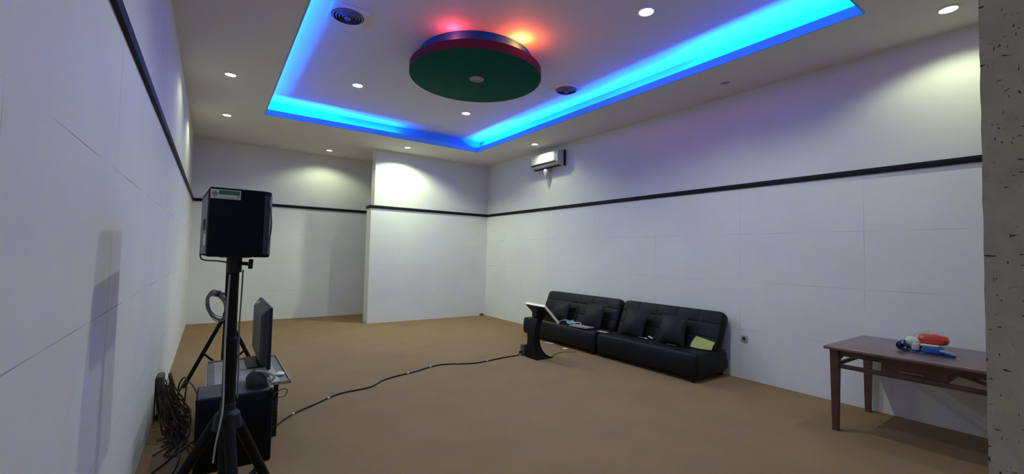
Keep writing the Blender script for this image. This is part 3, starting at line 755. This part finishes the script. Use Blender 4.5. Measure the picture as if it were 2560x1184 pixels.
# television seen from its end: screen to the room (+x), bulged housing behind
vx, vy0, vy1, vz0, vz1 = .452, 4.20, 5.16, .475, 1.00
t = thing('television', 'black flat television seen edge-on, standing on the bench', 'television', (vx-.05, 4.6, rz))
MB().bb(vx-.028, vx, vy0, vy1, vz0, vz1, .006, 2).build('bezel', m_blackp, t)
MB().bb(vx-.0005, vx+.0015, vy0+.03, vy1-.03, vz0+.04, vz1-.03).build('screen', mat('dark_screen', (.006, .007, .009), .12), t)
b = MB(); xa, xb = vx-.027, vx-.080
b.loft([[(xa, vy0+.01, vz0+.01), (xa, vy1-.01, vz0+.01), (xa, vy1-.01, vz1-.01), (xa, vy0+.01, vz1-.01)],
        [(xb+.02, vy0+.05, vz0+.03), (xb+.02, vy1-.05, vz0+.03), (xb+.02, vy1-.05, vz1-.045), (xb+.02, vy0+.05, vz1-.045)],
        [(xb, vy0+.09, vz0+.05), (xb, vy1-.09, vz0+.05), (xb, vy1-.09, vz1-.075), (xb, vy0+.09, vz1-.075)]])
hs = b.build('back_housing', mat('tv_back_grey', (.016, .017, .020), .45, .2, 6, spec=.3), t, smooth=False)
for yy in (4.86, 4.94): MB().box((vx-.055, yy, vz1-.022), (.035, .02, .003), (0, -.58, 0)).build('port_highlight', mat('pale_mark', (.6, .6, .58), .4) if 'pale_mark' not in bpy.data.materials else bpy.data.materials['pale_mark'], hs)  # small white highlights at the ports, put in as pale strips
b = MB(); b.bb(vx-.16, vx+.03, 4.45, 4.90, rz-.0055, rz+.008, .004); b.bb(vx-.075, vx-.035, 4.60, 4.75, rz+.007, vz0+.02, .004); b.build('stand_foot', m_blackp, t)

# odds and ends on the bench and the box
m_paper = mat('cream_paper', (.52, .52, .42), .8, .06, 20)
sheet('paper_sheet', [(.16, 4.48), (.30, 4.44), (.335, 4.66), (.19, 4.72)], rz-.005, .004, mat('yellowish_paper', (.48, .48, .33), .8, .06, 20), 'yellowish sheet of paper on the bench left of the television', 'paper')
sheet('paper_sheet', [(.13, 4.10), (.29, 4.08), (.30, 4.36), (.14, 4.38)], rz-.005, .004, mat('grey_paper', (.36, .35, .32), .8, .08, 20), 'greyish sheet of paper on the bench just behind the speaker box', 'paper')
b = MB(); b.lathe([(0, .024), (.02, .022), (.034, .012), (.036, .004), (.03, 0), (0, 0)], (.515, 4.12, rz-.004), 24)
tag(b.build('computer_mouse', m_white, loc=(.515, 4.12, rz-.004)), 'small white mouse on the right end of the pale tray top', 'mouse')
# soft dark bag slumped over the right end of the speaker box, with a pale strap
t = thing('equipment_bag', 'dark slumped bag with a pale grey strap on the speaker box', 'bag', (.34, 3.66, bz+.005))
b = MB(); rg = random.Random(8)
rings = []
for k in range(9):
    v = k/8; z = bz+.006+.115*v; r = .085*math.sqrt(max(0, 1-(v*.96)**3))+.004
    rings.append([(.322+r*.92*math.cos(a)*(1+.07*math.sin(3*a+k)), 3.70+r*1.15*math.sin(a)*(1+.06*math.cos(2*a+k*.7)), z+.006*math.sin(4*a)*v) for a in [q*PI/11 for q in range(22)]])
b.loft(rings); b.build('pouch', mat('dark_olive_cloth', (.022, .026, .022), .85, .3, 40, .3, 150), t)
b = MB(); b.tube([(.30, 3.65, bz+.122), (.345, 3.62, bz+.121), (.385, 3.60, bz+.105), (.412, 3.58, bz+.085), (.395, 3.575, bz+.06), (.372, 3.59, bz+.075), (.385, 3.572, bz+.03), (.393, 3.565, bz+.012)], .009, 8, 5); b.build('strap', mat('grey_strap', (.26, .27, .26), .5), t)
b = MB(); b.lathe([(0, -.013), (.009, -.009), (.013, 0), (.009, .009), (0, .013)], (.396, 3.555, bz+.018), 16); b.build('strap_buckle', m_chrome, t)
tag(MB().tube([(.41, 3.86, .33), (.46, 3.90, .36), (.52, 3.92, .38), (.55, 3.93, .36), (.53, 3.92, .32), (.47, 3.90, .31), (.478, 3.90, .20), (.478, 3.90, .12), (.475, 3.905, .10), (.42, 3.90, .09)], .004, 6, 5).build('wire_loop', mat('brown_wire', (.07, .045, .03), .5), loc=(.5, 3.9, 0)), 'thin brown wire loop sticking out right of the speaker box', 'wire')

# ------------------------------------------------------------------ cables against the left wall
b = MB(); rg = random.Random(21)
for k in range(46):
    y = rg.uniform(4.25, 5.15); x = XL+.03+rg.uniform(0, .06)
    z0 = rg.uniform(.20, .33)
    p = [(x+.02, y, z0), (x+.03+rg.uniform(0, .04), y-.05, z0*.6), (x+rg.uniform(.05, .13), y-rg.uniform(0, .12), .09), (x+rg.uniform(.08, .20), y-rg.uniform(.05, .25), .02), (x+rg.uniform(.02, .2), y-rg.uniform(.2, .42), .012)]
    b.tube(p, rg.choice((.005, .006, .008)), 6, 4)
tag(b.build('cable_heap', mat('brown_black_cables', (.045, .030, .022), .7, .5, 20, spec=.1), loc=(XL+.1, 4.7, 0)), 'dark heap of tangled cables against the foot of the left wall', 'cables', kind='stuff')
t = thing('power_strip', 'dark upright power strip leaning on the left wall among cables', 'power strip', (XL+.07, 5.0, 0))
MB().box((XL+.036, 4.95, .185), (.05, .20, .36), (0, -.05, 0), .012).build('case', mat('brown_black_plastic', (.03, .025, .024), .5, .2, 20), t)
t = thing('plug_adapter', 'black plug adapter with a white corner on the carpet by the cable heap', 'adapter', (-.19, 4.80, 0))
MB().box((-.20, 4.83, .035), (.09, .07, .06), (0, 0, .4), .012).build('case', m_blackp, t)
MB().box((-.155, 4.80, .045), (.012, .03, .07), (0, 0, .3), .003).build('white_cap', m_white, t)
def loose(pts, r, m, label):
    tag(MB().tube(pts, r, 6, 6).build('loose_cable', m, loc=pts[0]), label, 'cable', 'loose cables on the carpet')
mc1 = mat('dark_red_cable', (.05, .022, .018), .5); mc2 = mat('dark_cable', (.022, .018, .017), .5)
loose([(XL+.09, 5.12, .33), (-.22, 5.0, .22), (-.15, 4.95, .10), (-.17, 4.85, .02), (-.25, 4.8, .012)], .007, mc2, 'dark cable drooping from the power strip top to the carpet')
loose([(-.24, 5.25, .012), (-.18, 5.30, .15), (-.12, 5.2, .20), (-.05, 4.9, .14), (-.04, 4.3, .10)], .007, mc2, 'dark cable bridging from the left wall heap to the speaker box')
loose([(-.18, 5.0, .012), (-.20, 5.05, .20), (-.165, 5.0, .30), (-.14, 4.95, .28), (-.145, 4.9, .12), (-.16, 4.85, .01)], .007, mc1, 'thin cable standing up in a narrow loop beside the adapter')
loose([(-.05, 4.0, .01), (-.10, 4.15, .01), (-.15, 4.05, .01), (-.20, 3.85, .01), (-.26, 3.72, .01), (-.28, 3.62, .01)], .007, mc1, 'dark red cable lying between the heap and the speaker box')
loose([(-.13, 4.55, .01), (-.12, 4.3, .01), (-.13, 4.0, .01), (-.135, 3.8, .01), (-.16, 3.62, .01), (-.20, 3.55, .01), (-.24, 3.57, .01)], .007, mc2, 'dark cable curling round on the carpet left of the speaker box')
loose([(-.22, 3.98, .014), (-.17, 3.93, .014), (-.14, 3.97, .014), (-.08, 4.1, .014), (-.04, 4.15, .014)], .007, mc2, 'short dark cable crossing the others left of the speaker box')
